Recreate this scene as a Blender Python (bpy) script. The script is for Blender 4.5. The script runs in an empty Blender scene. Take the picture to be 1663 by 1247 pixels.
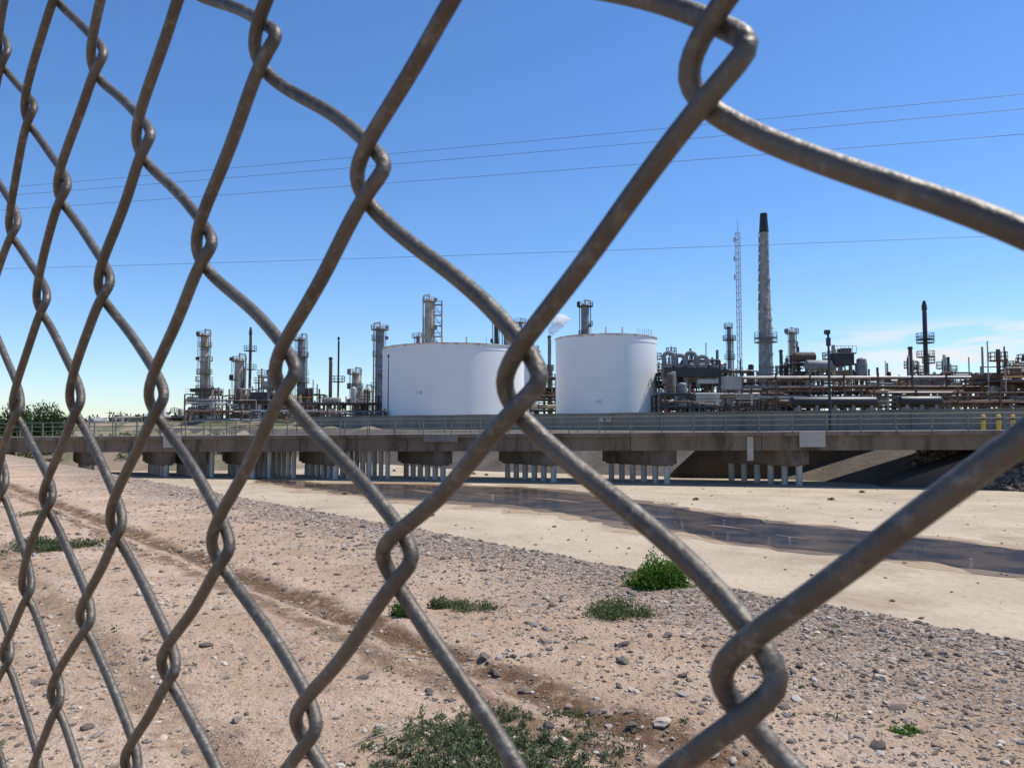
import bpy, math, random
import numpy as np
random.seed(7); rng=np.random.default_rng(7)
R=random.uniform
sc=bpy.context.scene
F=1250.0; TH=math.radians(3.07); CT,ST=math.cos(TH),math.sin(TH); CZ=1.5
def P(u,v,D):
    a=(u-831.5)/F; b=(623.5-v)/F; k=D/(CT-b*ST)
    return (a*k, D, CZ+k*(ST+b*CT))
def G(u,v,z):
    b=(623.5-v)/F
    k=(z-CZ)/(ST+b*CT)
    return ((u-831.5)/F*k, k*(CT-b*ST), z)
# ---------------------------------------------------------------- materials
def nn(nt,t,**kw):
    n=nt.nodes.new(t)
    for k,v in kw.items(): setattr(n,k,v)
    return n
def mk(name,c1,c2=None,rough=.6,metal=0,scale=1.0,bump=.0,bscale=20,stretch=(1,1,1),c3=None,t3=(.6,.7),s3=.5,spec=.5):
    m=bpy.data.materials.new(name); m.use_nodes=True; nt=m.node_tree; L=nt.links
    b=nt.nodes['Principled BSDF']
    b.inputs['Roughness'].default_value=rough; b.inputs['Metallic'].default_value=metal
    b.inputs['Specular IOR Level'].default_value=spec
    g=nn(nt,'ShaderNodeNewGeometry')
    mp=nn(nt,'ShaderNodeMapping'); mp.inputs['Scale'].default_value=stretch
    L.new(g.outputs['Position'],mp.inputs['Vector'])
    no=nn(nt,'ShaderNodeTexNoise'); no.inputs['Scale'].default_value=scale; no.inputs['Detail'].default_value=6; no.inputs['Roughness'].default_value=.65
    L.new(mp.outputs[0],no.inputs['Vector'])
    cr=nn(nt,'ShaderNodeValToRGB'); cr.color_ramp.elements[0].position=.35; cr.color_ramp.elements[1].position=.68
    if c2 is None: c2=tuple(x*.75 for x in c1)
    cr.color_ramp.elements[0].color=(*c2,1); cr.color_ramp.elements[1].color=(*c1,1)
    L.new(no.outputs[0],cr.inputs[0])
    out=cr.outputs[0]
    if c3:
        n3=nn(nt,'ShaderNodeTexNoise'); n3.inputs['Scale'].default_value=s3; n3.inputs['Detail'].default_value=8; n3.inputs['Roughness'].default_value=.7
        L.new(mp.outputs[0],n3.inputs['Vector'])
        mr=nn(nt,'ShaderNodeMapRange'); mr.inputs[1].default_value=t3[0]; mr.inputs[2].default_value=t3[1]
        L.new(n3.outputs[0],mr.inputs[0])
        mx=nn(nt,'ShaderNodeMix',data_type='RGBA'); L.new(mr.outputs[0],mx.inputs[0]); L.new(out,mx.inputs[6]); mx.inputs[7].default_value=(*c3,1)
        out=mx.outputs[2]
    L.new(out,b.inputs['Base Color'])
    if bump>0:
        nb=nn(nt,'ShaderNodeTexNoise'); nb.inputs['Scale'].default_value=bscale; nb.inputs['Detail'].default_value=5
        L.new(mp.outputs[0],nb.inputs['Vector'])
        bp=nn(nt,'ShaderNodeBump'); bp.inputs['Strength'].default_value=bump; bp.inputs['Distance'].default_value=1.0/bscale
        L.new(nb.outputs[0],bp.inputs['Height']); L.new(bp.outputs[0],b.inputs['Normal'])
    return m
M={}
M['white']=mk('white_painted_steel',(.72,.71,.69),(.5,.48,.45),.5,scale=.8,c3=(.4,.3,.2),t3=(.6,.75),s3=.6,stretch=(1,1,.2))
M['tan']=mk('tan_insulation',(.5,.43,.33),(.3,.25,.19),.7,scale=.7)
M['grey']=mk('grey_steel',(.27,.275,.28),(.14,.14,.145),.6,scale=.7)
M['silver']=mk('silver_pipe_cladding',(.52,.5,.47),(.3,.29,.27),.45,.3,scale=.5)
M['dark']=mk('dark_steel',(.055,.05,.045),(.03,.028,.026),.6,scale=.7)
M['rust']=mk('rusty_steel',(.22,.115,.065),(.1,.062,.042),.8,scale=1.2)
M['brown']=mk('weathered_brown_steel',(.155,.112,.08),(.08,.06,.046),.8,scale=1.2)
M['black']=mk('black_coated_steel',(.015,.015,.016),(.01,.01,.01),.45)
M['yellow']=mk('yellow_paint',(.75,.48,.03),(.6,.36,.02),.5)
M['red']=mk('red_paint',(.5,.06,.04),None,.5)
M['greenrail']=mk('weathered_green_rail_paint',(.2,.22,.165),(.12,.13,.1),.6,scale=3)
M['girder']=mk('bridge_girder_concrete',(.205,.16,.12),(.12,.092,.068),.85,scale=.6,bump=.3,bscale=12,stretch=(1,1,.25),c3=(.065,.05,.037),t3=(.5,.62),s3=.7)
M['cap']=mk('pier_cap_concrete',(.22,.18,.143),(.125,.1,.08),.85,scale=1.0,bump=.3,bscale=12,stretch=(1,1,.4),c3=(.08,.063,.05),t3=(.52,.64),s3=1.1)
M['pile']=mk('pile_concrete',(.62,.58,.52),(.36,.33,.28),.8,scale=2,stretch=(1,1,.3))
M['patch']=mk('fresh_concrete_patch',(.4,.375,.34),(.32,.3,.27),.8,scale=1)
M['stackc']=mk('weathered_stack_cladding',(.4,.385,.36),(.2,.19,.175),.75,scale=1.2,bump=.4,bscale=2,stretch=(1,1,.7))
M['mast']=mk('galvanized_lattice',(.3,.3,.31),(.22,.22,.23),.6)
M['wall']=mk('grey_wall_concrete',(.27,.245,.215),(.17,.15,.13),.9,scale=.5,stretch=(1,1,.4),bump=.2,bscale=8,c3=(.11,.095,.08),t3=(.55,.7),s3=.25)
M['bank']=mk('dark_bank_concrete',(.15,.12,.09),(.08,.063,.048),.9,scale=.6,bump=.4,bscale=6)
M['abut_shade']=mk('shade_darkened_abutment_concrete',(.1,.082,.063),(.05,.04,.032),.9,scale=.5,bump=.3,bscale=5,stretch=(1,1,.3))  # abutment concrete, colour darkened to stand in for the bridge's shadow
M['wood']=mk('utility_pole_wood',(.18,.12,.08),None,.9,scale=3)
M['wire']=mk('power_cable',(.07,.075,.09),None,.6)
M['trunk']=mk('bark',(.12,.09,.06),None,.9,scale=8)
M['plate']=mk('number_plate_paint',(.42,.44,.46),None,.5)
M['fence']=mk('weathered_galvanized_wire',(.135,.118,.098),(.08,.066,.052),.52,.4,scale=40,bump=.3,bscale=700,c3=(.24,.225,.2),t3=(.52,.76),s3=280)
# ---------------------------------------------------------------- mesh builders
class MB:
    def __init__(s): s.v=[];s.f=[];s.m=[];s.s=[];s.mats=[]
    def mi(s,k):
        if k not in s.mats: s.mats.append(k)
        return s.mats.index(k)
    def add(s,vs,fs,mat,sm=False):
        o=len(s.v); s.v+= [tuple(map(float,x)) for x in vs]; i=s.mi(mat)
        for f in fs: s.f.append([o+x for x in f]); s.m.append(i); s.s.append(sm)
    def box(s,c,d,mat,rz=0.0,up=None):
        cx,cy,cz=c; a,b,h=d[0]/2,d[1]/2,d[2]/2; co,si=math.cos(rz),math.sin(rz); vs=[]
        for z in(-h,h):
            for x,y in((-a,-b),(a,-b),(a,b),(-a,b)): vs.append((cx+x*co-y*si,cy+x*si+y*co,cz+z))
        s.add(vs,[(0,3,2,1),(4,5,6,7),(0,1,5,4),(1,2,6,5),(2,3,7,6),(3,0,4,7)],mat)
    def cyl(s,p0,p1,r0,r1=None,mat='grey',n=10,cap=True,dome=0):
        if r1 is None:r1=r0
        p0=np.array(p0,float);p1=np.array(p1,float);d=p1-p0;l=np.linalg.norm(d)
        if l<1e-6:return
        d/=l; a=np.array((0,0,1.)) if abs(d[2])<.9 else np.array((1.,0,0)); x=np.cross(d,a);x/=np.linalg.norm(x);y=np.cross(d,x)
        prof=[(0,r0),(l,r1)]
        if dome:
            prof=[(-dome*r0*math.cos(t),r0*math.sin(t)) for t in (.25,.6,1.0,1.3)]+prof+[(l+dome*r1*math.cos(t),r1*math.sin(t)) for t in(1.3,1.0,.6,.25)]
        vs=[];fs=[]
        for h,r in prof:
            for i in range(n):
                t=2*math.pi*i/n; vs.append(p0+d*h+(x*math.cos(t)+y*math.sin(t))*r)
        for j in range(len(prof)-1):
            for i in range(n):
                k=(i+1)%n; fs.append((j*n+i,j*n+k,(j+1)*n+k,(j+1)*n+i))
        s.add(vs,fs,mat,True)
        if cap:
            s.add(vs[:n],[tuple(range(n))],mat); s.add(vs[-n:],[tuple(range(n))[::-1]],mat)
    def tube(s,pts,r,mat,n=6):
        for a,b in zip(pts[:-1],pts[1:]): s.cyl(a,b,r,r,mat,n,cap=False)
    def ring(s,c,r,w,h,mat,n=20):
        vs=[];fs=[]
        for i in range(n):
            t=2*math.pi*i/n;co,si=math.cos(t),math.sin(t)
            for rr,z in((r,-h/2),(r+w,-h/2),(r+w,h/2),(r,h/2)): vs.append((c[0]+co*rr,c[1]+si*rr,c[2]+z))
        for i in range(n):
            k=(i+1)%n
            for a in range(4):
                b=(a+1)%4; fs.append((i*4+a,k*4+a,k*4+b,i*4+b))
        s.add(vs,fs,mat)
    def build(s,name):
        me=bpy.data.meshes.new(name); me.from_pydata(s.v,[],s.f)
        for k in s.mats: me.materials.append(M[k])
        me.polygons.foreach_set('material_index',s.m); me.polygons.foreach_set('use_smooth',s.s); me.update()
        o=bpy.data.objects.new(name,me); sc.collection.objects.link(o); return o
def npmesh(name,V,Fc,mat,smooth=True,col=None,k=None):
    V=np.asarray(V,np.float32).reshape(-1,3); Fc=np.asarray(Fc,np.int32); k=Fc.shape[1]
    me=bpy.data.meshes.new(name); me.vertices.add(len(V)); me.vertices.foreach_set('co',V.ravel())
    me.loops.add(Fc.size); me.loops.foreach_set('vertex_index',Fc.ravel())
    me.polygons.add(len(Fc)); me.polygons.foreach_set('loop_start',np.arange(len(Fc),dtype=np.int32)*k)
    try: me.polygons.foreach_set('loop_total',np.full(len(Fc),k,np.int32))
    except Exception: pass
    me.update(calc_edges=True); me.validate()
    me.polygons.foreach_set('use_smooth',np.full(len(me.polygons),smooth))
    if col is not None:
        ca=me.color_attributes.new('Col','FLOAT_COLOR','POINT')
        c=np.ones((len(V),4),np.float32); c[:,:3]=col; ca.data.foreach_set('color',c.ravel())
    me.materials.append(mat)
    o=bpy.data.objects.new(name,me); sc.collection.objects.link(o); return o
def colmat(name,rough=.8,trans=0.0,bump=0):
    m=bpy.data.materials.new(name); m.use_nodes=True; nt=m.node_tree; b=nt.nodes['Principled BSDF']
    a=nn(nt,'ShaderNodeAttribute'); a.attribute_name='Col'; nt.links.new(a.outputs['Color'],b.inputs['Base Color'])
    b.inputs['Roughness'].default_value=rough; b.inputs['Specular IOR Level'].default_value=.2
    if trans:
        t=nn(nt,'ShaderNodeBsdfTranslucent'); nt.links.new(a.outputs['Color'],t.inputs[0])
        mx=nn(nt,'ShaderNodeMixShader'); mx.inputs[0].default_value=trans
        nt.links.new(b.outputs[0],mx.inputs[1]); nt.links.new(t.outputs[0],mx.inputs[2]); nt.links.new(mx.outputs[0],nt.nodes['Material Output'].inputs[0])
    return m
M_leaf=colmat('leaf_foliage',.6,.3); M_stone=colmat('stone_surface',.95)
# ---------------------------------------------------------------- terrain functions
nx,ny=.76,.65; S0=1.9*nx+7.35*ny
def st(X,Y): return X*nx+Y*ny-S0, (X-1.9)*-.65+(Y-7.35)*.76
def sfar(t): return np.interp(t,[-10,16,23,31,43,90],[42.3,42,41,37,31.5,31])
_w=[(rng.normal(0,1,2),rng.uniform(0,6.28)) for _ in range(24)]
def lump(X,Y,freq,n=8,o=0):
    z=0
    for i in range(n):
        d,p=_w[(i+o)%24]; z=z+np.sin((d[0]*X+d[1]*Y)*freq*(1+.35*i)+p+i)/(1+.35*i)
    return z/n
def ss(x,a,b):
    t=np.clip((x-a)/(b-a),0,1); return t*t*(3-2*t)
FL=-2.1
def gz(X,Y,under=True):
    X=np.asarray(X,float);Y=np.asarray(Y,float)
    s,t=st(X,Y); sf=sfar(t)
    near=.06*lump(X,Y,1.0)+.03*lump(X,Y,3.5,o=5)+.02*lump(X,Y,9,o=3)+.011*lump(X,Y,24,o=9)
    rut=-.055*np.exp(-((s+3.2+.1*lump(X,Y,1.3))/.13)**2)-.035*np.exp(-((s+4.9+.1*lump(X,Y,1.3))/.13)**2)
    near=near*np.clip((40-Y)/30,0.2,1)+rut*(s<0)
    z=near.copy()
    dr=np.clip(s/3.2,0,1)
    z=np.where(s>0,near*(1-dr)+dr*(FL-.06),z)
    z=np.where(s>3.2,FL-.06,z)
    up=np.clip((s-sf)/5.5,0,1)
    z=np.where(s>sf,FL-.06+(1.0-FL+.0)*up,z)
    w=(X-45)*.649+(Y-56)*.761
    z=np.where((s>sf)&(w>0),np.maximum(z,.95+1.35*ss(w,.2,2.5)),z)
    berm=ss(Y,60,68)*ss(-X,16,26)*(1-ss(s,40,60))
    z=np.maximum(z,FL-.1+berm*(2.3+.4*lump(X,Y,.3)))
    return z
ang=np.concatenate([np.linspace(-50,50,520),np.linspace(50,310,90)[1:-1]])*math.pi/180
rad=np.concatenate([[0.05,.5,1.0],np.geomspace(1.5,110,640),np.geomspace(110,4000,60)[1:]])
A,Rr=np.meshgrid(ang,rad); X=np.sin(A)*Rr; Y=np.cos(A)*Rr
V=np.stack([X,Y,gz(X,Y)],-1).reshape(-1,3); na=len(ang); nr=len(rad)
i=np.arange(nr-1)[:,None]*na; j=np.arange(na)[None,:]; j2=(j+1)%na
Fq=np.stack([i+j,i+j2,i+na+j2,i+na+j],-1).reshape(-1,4)
def ground_mat():
    m=bpy.data.materials.new('sandy_dirt'); m.use_nodes=True; nt=m.node_tree; L=nt.links; b=nt.nodes['Principled BSDF']
    b.inputs['Roughness'].default_value=.95; b.inputs['Specular IOR Level'].default_value=.1
    g=nn(nt,'ShaderNodeNewGeometry'); pos=g.outputs['Position']
    def noise(sc_,det=5,ro=.6):
        n=nn(nt,'ShaderNodeTexNoise'); n.inputs['Scale'].default_value=sc_; n.inputs['Detail'].default_value=det; n.inputs['Roughness'].default_value=ro; L.new(pos,n.inputs['Vector']); return n.outputs[0]
    def ma(op,a,b_=None,cl=False):
        n=nn(nt,'ShaderNodeMath',operation=op); n.use_clamp=cl
        for q,x in enumerate((a,b_)):
            if x is None: continue
            if isinstance(x,(int,float)): n.inputs[q].default_value=x
            else: L.new(x,n.inputs[q])
        return n.outputs[0]
    def mr(x,a,b_,c=0,d=1):
        n=nn(nt,'ShaderNodeMapRange'); n.interpolation_type='SMOOTHSTEP'; L.new(x,n.inputs[0])
        for q,vv in zip((1,2,3,4),(a,b_,c,d)): n.inputs[q].default_value=vv
        return n.outputs[0]
    def mix(f,a,c):
        n=nn(nt,'ShaderNodeMix',data_type='RGBA')
        if isinstance(f,float): n.inputs[0].default_value=f
        else: L.new(f,n.inputs[0])
        for q,x in((6,a),(7,c)):
            if isinstance(x,tuple): n.inputs[q].default_value=(*x,1)
            else: L.new(x,n.inputs[q])
        return n.outputs[2]
    dt=nn(nt,'ShaderNodeVectorMath',operation='DOT_PRODUCT'); L.new(pos,dt.inputs[0]); dt.inputs[1].default_value=(nx,ny,0)
    s=ma('SUBTRACT',dt.outputs['Value'],S0)
    c=mix(mr(noise(.9,6),.35,.68),(.58,.405,.27),(.73,.54,.385))
    c=mix(mr(noise(5,7,.72),.5,.68),c,(.44,.3,.2))
    gv=ma('ADD',s,ma('MULTIPLY',ma('SUBTRACT',noise(.7,5),.5),4.5))
    gf=mr(gv,-2.9,.0)
    vo=nn(nt,'ShaderNodeTexVoronoi'); vo.inputs['Scale'].default_value=38; L.new(pos,vo.inputs['Vector'])
    rampc=nn(nt,'ShaderNodeValToRGB'); e=rampc.color_ramp.elements
    e[0].color=(.15,.12,.095,1); e[1].color=(.56,.45,.36,1); e.new(.5).color=(.34,.255,.195,1)
    sp=nn(nt,'ShaderNodeSeparateColor'); L.new(vo.outputs['Color'],sp.inputs[0]); L.new(sp.outputs[0],rampc.inputs[0])
    gfm=ma('MULTIPLY',gf,.82)
    c=mix(gfm,c,rampc.outputs[0])
    grit=mr(noise(55,4,.7),.56,.64)
    c=mix(ma('MULTIPLY',grit,.55),c,(.22,.15,.105))
    grit2=mr(noise(120,3,.7),.6,.67)
    c=mix(ma('MULTIPLY',grit2,.5),c,(.15,.105,.078))
    wob=ma('MULTIPLY',ma('SUBTRACT',noise(1.2,4),.5),.5)
    for cc,ww,st_ in((-3.2,.17,1.0),(-3.55,.09,.75),(-4.9,.14,.5)):
        d=ma('ABSOLUTE',ma('SUBTRACT',ma('ADD',s,wob),cc))
        tf=ma('MULTIPLY',mr(d,ww*.4,ww*1.5,1,0),ma('MULTIPLY',mr(noise(5,6,.75),.3,.52),st_))
        c=mix(tf,c,(.215,.13,.075))
    sy=nn(nt,'ShaderNodeSeparateXYZ'); L.new(pos,sy.inputs[0])
    far=mr(sy.outputs[1],40,60)
    c=mix(far,c,mix(mr(noise(.12,6),.4,.6),(.33,.26,.19),(.16,.16,.09)))
    L.new(c,b.inputs['Base Color'])
    h=ma('ADD',ma('MULTIPLY',noise(14,6,.7),.07),ma('MULTIPLY',noise(70,4,.7),.016))
    h=ma('ADD',h,ma('MULTIPLY',vo.outputs['Distance'],ma('MULTIPLY',gf,-.02)))
    bp=nn(nt,'ShaderNodeBump'); bp.inputs['Strength'].default_value=1.0; bp.inputs['Distance'].default_value=1.0
    L.new(h,bp.inputs['Height']); L.new(bp.outputs[0],b.inputs['Normal'])
    return m
ground=npmesh('ground',V,Fq,ground_mat())
def channel_mat():
    m=mk('pale_channel_concrete',(.53,.435,.31),(.41,.33,.23),.9,scale=.35,bump=.3,bscale=5,c3=(.3,.22,.145),t3=(.52,.7),s3=.2)
    nt=m.node_tree;L=nt.links;b=nt.nodes['Principled BSDF']; src=b.inputs['Base Color'].links[0].from_socket
    b.inputs['Specular IOR Level'].default_value=.2
    g=nn(nt,'ShaderNodeNewGeometry'); mp=nn(nt,'ShaderNodeMapping'); mp.inputs['Rotation'].default_value=(0,0,-math.radians(130.5)); L.new(g.outputs['Position'],mp.inputs[0])
    br=nn(nt,'ShaderNodeTexBrick'); br.offset=0; br.inputs['Scale'].default_value=1; br.inputs['Brick Width'].default_value=9; br.inputs['Row Height'].default_value=6; br.inputs['Mortar Size'].default_value=.02
    br.inputs['Color1'].default_value=(1,1,1,1);br.inputs['Color2'].default_value=(.92,.92,.92,1);br.inputs['Mortar'].default_value=(.75,.71,.66,1)
    L.new(mp.outputs[0],br.inputs[0])
    mx=nn(nt,'ShaderNodeMix',data_type='RGBA',blend_type='MULTIPLY'); mx.inputs[0].default_value=.6; L.new(src,mx.inputs[6]); L.new(br.outputs[0],mx.inputs[7])
    no=nn(nt,'ShaderNodeTexNoise'); no.inputs['Scale'].default_value=7; no.inputs['Detail'].default_value=7; no.inputs['Roughness'].default_value=.8; L.new(g.outputs['Position'],no.inputs[0])
    mr=nn(nt,'ShaderNodeMapRange'); mr.inputs[1].default_value=.53; mr.inputs[2].default_value=.7; L.new(no.outputs[0],mr.inputs[0])
    m2=nn(nt,'ShaderNodeMix',data_type='RGBA'); L.new(mr.outputs[0],m2.inputs[0]); L.new(mx.outputs[2],m2.inputs[6]); m2.inputs[7].default_value=(.3,.22,.145,1)
    L.new(m2.outputs[2],b.inputs['Base Color']); return m
def inv(s_,t):
    a=s_+S0; bb=t-1.9*.65+7.35*.76; det=nx*.76+ny*.65
    return (a*.76-ny*bb)/det,(nx*bb+.65*a)/det
ts=np.linspace(-90,170,260); Vc=[];ns=40
for t in ts:
    sf=float(sfar(np.array(t)))
    for s_ in np.concatenate([np.linspace(.25,3.2,6),np.linspace(3.2,sf,ns-6)[1:]]):
        z=FL+.004 if s_>3.2 else -.03+(FL+.034)*s_/3.2
        x,y=inv(s_,t); Vc.append((x,y,z))
nc=len(Vc)//len(ts)
i=np.arange(len(ts)-1)[:,None]*nc; j=np.arange(nc-1)[None,:]
npmesh('concrete_channel',Vc,np.stack([i+j,i+nc+j,i+nc+j+1,i+j+1],-1).reshape(-1,4),channel_mat(),True)
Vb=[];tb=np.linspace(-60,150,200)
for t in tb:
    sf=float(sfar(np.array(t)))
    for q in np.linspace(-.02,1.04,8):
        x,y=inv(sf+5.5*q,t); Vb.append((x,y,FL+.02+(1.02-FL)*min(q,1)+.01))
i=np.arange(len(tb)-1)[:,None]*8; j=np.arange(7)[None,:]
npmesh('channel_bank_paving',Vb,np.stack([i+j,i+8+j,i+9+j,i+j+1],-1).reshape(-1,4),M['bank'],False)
# ---------------------------------------------------------------- water
def water_mat():
    m=bpy.data.materials.new('muddy_water'); m.use_nodes=True; nt=m.node_tree;L=nt.links;b=nt.nodes['Principled BSDF']
    b.inputs['Roughness'].default_value=.04; b.inputs['IOR'].default_value=1.33
    g=nn(nt,'ShaderNodeNewGeometry'); no=nn(nt,'ShaderNodeTexNoise'); no.inputs['Scale'].default_value=2.6; no.inputs['Detail'].default_value=8; no.inputs['Roughness'].default_value=.68; L.new(g.outputs['Position'],no.inputs[0])
    bp=nn(nt,'ShaderNodeBump'); bp.inputs['Strength'].default_value=1.0; bp.inputs['Distance'].default_value=.11; L.new(no.outputs[0],bp.inputs['Height']); L.new(bp.outputs[0],b.inputs['Normal'])
    n2=nn(nt,'ShaderNodeTexNoise'); n2.inputs['Scale'].default_value=.8; n2.inputs['Detail'].default_value=5; L.new(g.outputs['Position'],n2.inputs[0])
    cr=nn(nt,'ShaderNodeValToRGB'); cr.color_ramp.elements[0].position=.4;cr.color_ramp.elements[1].position=.62; cr.color_ramp.elements[0].color=(.035,.024,.012,1);cr.color_ramp.elements[1].color=(.12,.078,.038,1)
    L.new(n2.outputs[0],cr.inputs[0]);L.new(cr.outputs[0],b.inputs['Base Color']); return m
def ribbon(name,top,bot,z,mat,jit,seed,n=260):
    r=np.random.default_rng(seed)
    T=np.array([G(u,v,z)[:2] for u,v in top]);B=np.array([G(u,v,z)[:2] for u,v in bot])
    tt=lambda Q:(Q[:,0]-1.9)*-.65+(Q[:,1]-7.35)*.76
    sS=lambda Q:Q[:,0]*nx+Q[:,1]*ny-S0
    def cs(Q):
        a,b_=tt(Q),sS(Q);o=np.argsort(a);return a[o],b_[o]
    aT,sT=cs(T);aB,sB=cs(B);q=np.linspace(max(aT[0],aB[0]),min(aT[-1],aB[-1]),n)
    def nz():
        k=0
        for w_,am in((5,.35),(11,.5),(31,1.0)):
            ker=np.hanning(w_+2);ker/=ker.sum();k=k+am*np.convolve(r.normal(0,1,n),ker,'same')
        return k
    eT=np.interp(q,aT,sT)+nz()*jit;eB=np.interp(q,aB,sB)+nz()*jit;eB=np.minimum(eB,eT-.05)
    m=6;V=[]
    for k in range(n):
        for c in range(m):
            x,y=inv(eB[k]+(eT[k]-eB[k])*c/(m-1),q[k]);V.append((x,y,z))
    i=np.arange(n-1)[:,None]*m;j=np.arange(m-1)[None]
    return npmesh(name,V,np.stack([i+j,i+m+j,i+m+j+1,i+j+1],-1).reshape(-1,4)[:,::-1],mat,True)
top=[(400,770),(520,787),(620,786),(740,789),(860,793),(960,804),(1060,818),(1150,834),(1250,848),(1400,863),(1663,892),(2300,956)]
bot=[(400,777),(540,797),(620,807),(760,814),(900,829),(960,838),(1010,852),(1110,862),(1190,879),(1330,893),(1500,912),(1663,934),(2300,1012)]
M['silt']=mk('dried_silt',(.38,.285,.185),(.3,.215,.135),.85,scale=1.2,bump=.2,bscale=10,spec=.2)
M['wet']=mk('damp_silt',(.2,.135,.078),(.12,.08,.045),.55,scale=1.2,bump=.2,bscale=10,spec=.3)
ribbon('dried_silt_margin',[(u,v-4) for u,v in top],[(u,v+8) for u,v in bot],FL+.0085,M['silt'],1.5,13)
ribbon('damp_silt_margin',[(u,v-2) for u,v in top],[(u,v+4) for u,v in bot],FL+.0125,M['wet'],.9,3)
ribbon('water',top,bot,FL+.0165,water_mat(),.6,4)
def blob(name,pts,z,mat,sc0):
    s=MB()
    for u,v,w in pts:
        x,y,_=G(u,v,z);n=30;a0=math.atan2(.76,-.65)
        vs=[];
        for q in range(n):
            t=6.2832*q/n;rr=w*(1+.22*math.sin(3*t+u)+.15*math.sin(7*t+v));ex=rr*math.cos(t)*2.4;ey=rr*math.sin(t)*.4;vs.append((x+ex*math.cos(a0)-ey*math.sin(a0),y+ex*math.sin(a0)+ey*math.cos(a0),z))
        s.add(vs,[tuple(range(n))],mat)
    s.build(name)
blob('silt_bar',[(700,799,.9),(905,812,.7),(1040,836,.55),(1180,855,.35),(1290,872,.25),(790,803,.5)],FL+.0205,'wet',1)
# ---------------------------------------------------------------- stones
phi=(1+5**.5)/2
ico=np.array([(-1,phi,0),(1,phi,0),(-1,-phi,0),(1,-phi,0),(0,-1,phi),(0,1,phi),(0,-1,-phi),(0,1,-phi),(phi,0,-1),(phi,0,1),(-phi,0,-1),(-phi,0,1)])/math.sqrt(1+phi*phi)
icf=np.array([(0,11,5),(0,5,1),(0,1,7),(0,7,10),(0,10,11),(1,5,9),(5,11,4),(11,10,2),(10,7,6),(7,1,8),(3,9,4),(3,4,2),(3,2,6),(3,6,8),(3,8,9),(4,9,5),(2,4,11),(6,2,10),(8,6,7),(9,8,1)])
def sub(V,Fc):
    V=[tuple(x) for x in V];c={};o=[]
    def mid(a,b):
        k=(min(a,b),max(a,b))
        if k not in c:
            p=(np.array(V[a])+np.array(V[b])); p/=np.linalg.norm(p); V.append(tuple(p)); c[k]=len(V)-1
        return c[k]
    for a,b,d in Fc:
        x,y,z=mid(a,b),mid(b,d),mid(d,a); o+=[(a,x,z),(b,y,x),(d,z,y),(x,y,z)]
    return np.array(V),np.array(o)
ico2,icf2=sub(ico,icf)
def stones(name,X,Y,Z,S,cols,base=(ico,icf),flat=.55,smooth=False,jit=.18):
    n=len(X);bv,bf=base;k=len(bv)
    W=bv[None]*(1+rng.normal(0,jit,(n,k,1)))
    W=W*np.stack([S*rng.uniform(.8,1.4,n),S*rng.uniform(.6,1.0,n),S*flat*rng.uniform(.6,1.2,n)],-1)[:,None,:]
    a=rng.uniform(0,6.28,n);co,si=np.cos(a)[:,None],np.sin(a)[:,None]
    tl=rng.normal(0,.25,n)[:,None]
    x=W[...,0]*co-W[...,1]*si;y=W[...,0]*si+W[...,1]*co;z=W[...,2]+x*tl
    Vv=np.stack([x+X[:,None],y+Y[:,None],z+Z[:,None]],-1).reshape(-1,3)
    Fv=(bf[None]+(np.arange(n)*k)[:,None,None]).reshape(-1,3)
    C=np.repeat(cols,k,0)
    return npmesh(name,Vv,Fv,M_stone,smooth,C)
pal=np.array([(.29,.225,.175),(.19,.15,.12),(.44,.36,.285),(.13,.108,.09),(.36,.25,.175),(.47,.41,.35),(.25,.2,.16),(.16,.132,.112),(.3,.265,.235)])
def scat(n,r0,r1,a0=-52,a1=52):
    a=np.radians(rng.uniform(a0,a1,n)); r=np.exp(rng.uniform(math.log(r0),math.log(r1),n)); return np.sin(a)*r,np.cos(a)*r
X,Y=scat(260000,2.2,26); s,t=st(X,Y)
cl=lump(X,Y,1.6,o=4)
pr=np.where(s<0,.17+.85*np.exp(-((s+.35)/1.1)**2)+.55*ss(X,-1,2.5)*ss(s,-4.5,-1)+.22*(cl>.1),np.where(s<.8,.8,0))
pr=np.where(s>.5,pr*.3,pr)
k=rng.uniform(0,1,len(X))<pr*.62; X,Y,s=X[k],Y[k],s[k]
S=np.clip(rng.lognormal(-4.76,.54,len(X)),.003,.03)*np.clip(np.hypot(X,Y)/7,.8,1.5)
stones('gravel',X,Y,gz(X,Y)+S*.15,S,pal[rng.integers(0,len(pal),len(X))]*rng.uniform(.75,1.25,(len(X),1)))
X,Y=scat(4200,2.6,16); s,t=st(X,Y); k=(s<.1)&(rng.uniform(0,1,len(X))<.28+.6*ss(s,-4,0)); X,Y=X[k],Y[k]
S=np.clip(rng.lognormal(-3.98,.42,len(X)),.012,.05)
stones('rocks',X,Y,gz(X,Y)+S*.1,S,pal[rng.integers(0,len(pal),len(X))]*rng.uniform(.65,1.05,(len(X),1)),(ico2,icf2),.5,False,.11)
for u,v,S in((1430,1103,.055),(235,965,.08),(1075,1172,.045),(265,1192,.03)):
    g_=G(u,v,0); X=np.array([g_[0],g_[0]+S*1.1]);Y=np.array([g_[1],g_[1]+S*.9]);
    stones('rock',X,Y,gz(X,Y)+S*.1,np.array([S,S*.5]),np.array([(.5,.39,.3),(.4,.3,.22)]),(ico2,icf2),.4,False,.12)
n=1100;s_=rng.uniform(5,40,n);t_=rng.uniform(-12,60,n);x,y=inv(s_,t_)
S=rng.lognormal(-3.4,.5,n).clip(.02,.1)
stones('channel_debris',x,y,np.full(n,FL+.02),S,pal[rng.integers(0,4,n)]*.7,flat=.4)
n=9000;t_=rng.uniform(-28,16.3,n);q=rng.uniform(0,1.1,n);sf=sfar(t_);x,y=inv(sf+5.5*q,t_)
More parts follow.
